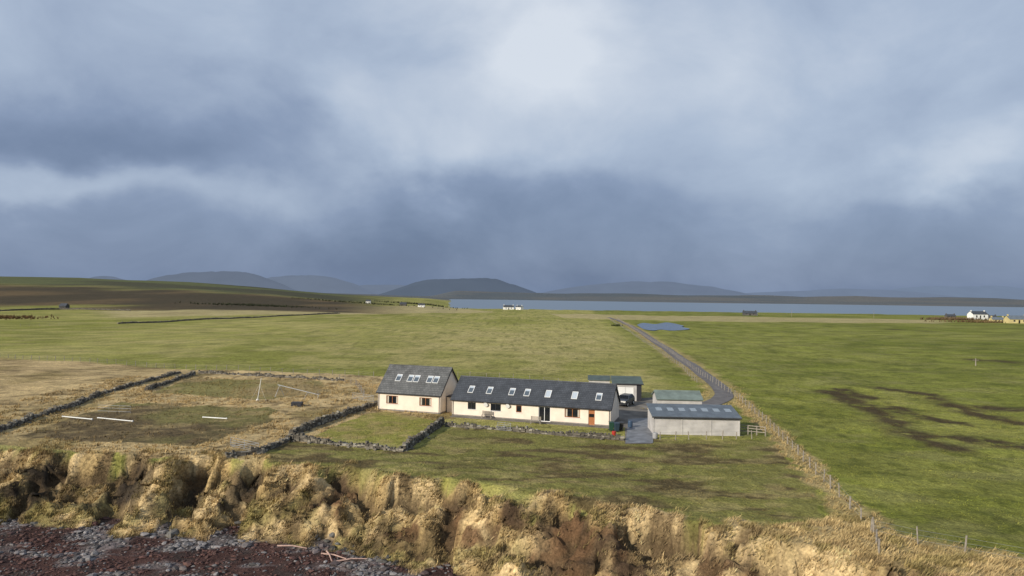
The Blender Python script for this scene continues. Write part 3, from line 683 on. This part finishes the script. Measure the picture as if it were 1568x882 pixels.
far_house(612,468,10,"byre",M_far_dark); far_house(640,470,10,"farmhouse"); far_house(4,441,20,"farmhouse"); far_house(90,474,10,"byre",M_far_dark)
far_house(560,464,7,"farmhouse")
for px,py,h in((1338,487,8),(1212,485,8),(1494,560,2)):
    p=G(px,py); mb=MB(); mb.cyl(p,p+Vector((0,0,h)),.16,.1,n=6); mb.cyl(p+Vector((-.8,0,h-.5)),p+Vector((.8,0,h-.5)),.07,n=4); mb.obj("utility_pole",[M_post])
def scrub(px,py,n,rx,ry,h,col,name="scrub"):
    p=G(px,py); x=p.x+rng.normal(0,rx,n); y=p.y+rng.normal(0,ry,n); c=np.tile(V(*col),(n,1))*rng.uniform(.6,1.4,(n,1))
    tufts(name,x,y,h*rng.uniform(.5,1.2,n),np.full(n,h*.25),c,6,tm,.9,0,.2)
scrub(1460,490,350,14,6,3,(.12,.085,.05)); scrub(1520,494,250,22,6,2.4,(.13,.09,.045)); scrub(10,487,200,10,8,1.6,(.10,.06,.03)); scrub(945,499,60,1.5,1.5,1.2,(.05,.06,.025)); scrub(390,468,250,28,8,2.2,(.04,.045,.025)); scrub(640,466,200,30,8,3,(.04,.045,.025)); scrub(550,464,200,45,8,2.4,(.04,.045,.025))
# ------------------------------------------------------------ hills (rain haze painted in as tinted self-glow)
def hill(cx,cy,peak,wid,dep,col,seed,skew=0):
    n=120;m_=24; xs_=np.linspace(-1,1,n); ys_=np.linspace(-1,1,m_); XX,YY=np.meshgrid(xs_,ys_)
    r=np.clip(1-np.abs(XX)**2.0,0,1)**1.25*np.clip(1-YY**2,0,1)
    r=r*(1+skew*XX); z=peak*r*(.75+.5*fbm(XX*2.5+7,YY*2,seed,4))-20
    v=np.stack([cx+XX.ravel()*wid,cy+YY.ravel()*dep,z.ravel()],1)
    i=np.arange(n*m_).reshape(m_,n); f=np.stack([i[:-1,:-1],i[:-1,1:],i[1:,1:],i[1:,:-1]],-1).reshape(-1,4)
    m,nt,b=mat("haze_glow_moorland_%d"%seed); tc=N(nt,"ShaderNodeTexCoord"); rgb=N(nt,"ShaderNodeRGB"); rgb.outputs[0].default_value=(*col,1)
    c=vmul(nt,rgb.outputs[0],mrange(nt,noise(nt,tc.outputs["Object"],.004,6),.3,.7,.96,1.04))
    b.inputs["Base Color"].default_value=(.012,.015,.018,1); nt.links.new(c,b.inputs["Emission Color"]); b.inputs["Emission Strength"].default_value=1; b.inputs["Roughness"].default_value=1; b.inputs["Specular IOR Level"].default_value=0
    mesh_np("hill",v,f,m,None,True)
def hp(px,pyl,Yd): 
    hy=452.5+(px-784)*math.tan(ROLL); return (px-784)/F*Yd, H+(hy-pyl)/F*Yd+20
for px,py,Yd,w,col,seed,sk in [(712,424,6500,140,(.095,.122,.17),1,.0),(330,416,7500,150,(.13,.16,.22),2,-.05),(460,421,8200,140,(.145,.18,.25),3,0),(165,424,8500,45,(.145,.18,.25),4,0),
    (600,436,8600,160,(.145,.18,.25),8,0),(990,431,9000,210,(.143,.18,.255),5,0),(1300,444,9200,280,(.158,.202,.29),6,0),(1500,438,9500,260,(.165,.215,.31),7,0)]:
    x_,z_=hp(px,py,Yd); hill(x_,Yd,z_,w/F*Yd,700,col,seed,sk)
# ------------------------------------------------------------ world
w=bpy.data.worlds.new("World"); scene.world=w; w.use_nodes=True; nt=w.node_tree; nt.nodes.clear()
S=Vector((-.74,-.67,0)).normalized(); EL=math.radians(24); s=Vector((S.x*math.cos(EL),S.y*math.cos(EL),math.sin(EL)))
out=N(nt,"ShaderNodeOutputWorld"); bg=N(nt,"ShaderNodeBackground"); bg.inputs[1].default_value=.1; nt.links.new(bg.outputs[0],out.inputs[0])
sk=N(nt,"ShaderNodeTexSky",sky_type='NISHITA'); sk.sun_disc=False; sk.sun_elevation=EL; sk.sun_rotation=math.atan2(S.x,S.y); sk.air_density=1.2; sk.dust_density=1.5
tc=N(nt,"ShaderNodeTexCoord"); sep=N(nt,"ShaderNodeSeparateXYZ"); nt.links.new(tc.outputs["Generated"],sep.inputs[0])
def mth(op,a,b=None,c=None):
    n=N(nt,"ShaderNodeMath",operation=op)
    for i,q in enumerate((a,b,c)):
        if q is None: continue
        if isinstance(q,(int,float)): n.inputs[i].default_value=q
        else: nt.links.new(q,n.inputs[i])
    return n.outputs[0]
az=mth('ARCTAN2',sep.outputs[0],sep.outputs[1]); el=mth('ARCSINE',sep.outputs[2])
mp=N(nt,"ShaderNodeMapping"); mp.inputs["Scale"].default_value=(1,1,1.5); nt.links.new(tc.outputs["Generated"],mp.inputs[0])
w1=N(nt,"ShaderNodeTexNoise"); w1.inputs["Scale"].default_value=3.8; w1.inputs["Detail"].default_value=8; nt.links.new(mp.outputs[0],w1.inputs["Vector"])
sc_=N(nt,"ShaderNodeSeparateColor"); nt.links.new(w1.outputs["Color"],sc_.inputs[0])
azw=mth('ADD',az,mth('MULTIPLY',mth('SUBTRACT',sc_.outputs[0],.5),.44)); elw=mth('ADD',el,mth('MULTIPLY',mth('SUBTRACT',sc_.outputs[1],.5),.26))
n1=N(nt,"ShaderNodeTexNoise"); n1.inputs["Scale"].default_value=4.6; n1.inputs["Detail"].default_value=12; n1.inputs["Roughness"].default_value=.56; n1.inputs["Distortion"].default_value=.3; nt.links.new(mp.outputs[0],n1.inputs["Vector"])
base=mrange(nt,elw,-.02,.30,.25,.66)
v=mth('ADD',base,mth('MULTIPLY',mth('SUBTRACT',n1.outputs["Fac"],.5),.50))
for px,py,sx,sy,a in [(810,50,130,90,.32),(600,190,90,50,.26),(770,240,130,40,.24),(150,215,300,45,-.22),(60,290,190,24,.30),(450,285,100,40,.16),(690,335,180,50,-.14),(1500,275,110,32,.32),(1480,340,120,40,-.05),(1200,215,260,90,.10),(1350,60,300,80,.04),(1140,120,100,60,.08)]:
    a0=math.atan((px-784)/F); e0=math.atan((452.5-py)/F)*.97
    u1=mth('DIVIDE',mth('SUBTRACT',azw,a0),sx/F*1.1); u2=mth('DIVIDE',mth('SUBTRACT',elw,e0),sy/F*1.3)
    g=mth('EXPONENT',mth('MULTIPLY',mth('ADD',mth('MULTIPLY',u1,u1),mth('MULTIPLY',u2,u2)),-1.0))
    v=mth('MULTIPLY_ADD',g,a,v)
cr=N(nt,"ShaderNodeValToRGB"); nt.links.new(v,cr.inputs[0])
def lin(c): return tuple((q/255/12.92 if q<10 else ((q/255+.055)/1.055)**2.4) for q in c)+(1,)
els=cr.color_ramp.elements; els[0].position=0; els[0].color=lin((90,107,137)); els[1].position=1; els[1].color=lin((218,226,237))
for p_,c_ in((.22,(108,126,157)),(.45,(137,154,183)),(.70,(174,189,211))):
    e_=els.new(p_); e_.color=lin(c_)
cl=N(nt,"ShaderNodeVectorMath",operation='SCALE'); nt.links.new(cr.outputs[0],cl.inputs[0]); cl.inputs["Scale"].default_value=10
mx=N(nt,"ShaderNodeMix",data_type='RGBA'); mx.inputs[0].default_value=.93; nt.links.new(sk.outputs[0],mx.inputs[6]); nt.links.new(cl.outputs[0],mx.inputs[7])
nt.links.new(mx.outputs[2],bg.inputs[0])
# ------------------------------------------------------------ sun
sl_=bpy.data.lights.new("sun",'SUN'); sl_.energy=5.0; sl_.angle=math.radians(.6); sl_.color=(1,.91,.77)
so=bpy.data.objects.new("sun",sl_); so.rotation_euler=s.to_track_quat('Z','Y').to_euler(); so.location=(0,0,60); scene.collection.objects.link(so)
scene.view_settings.view_transform='Standard'; scene.view_settings.look='None'; scene.view_settings.exposure=0
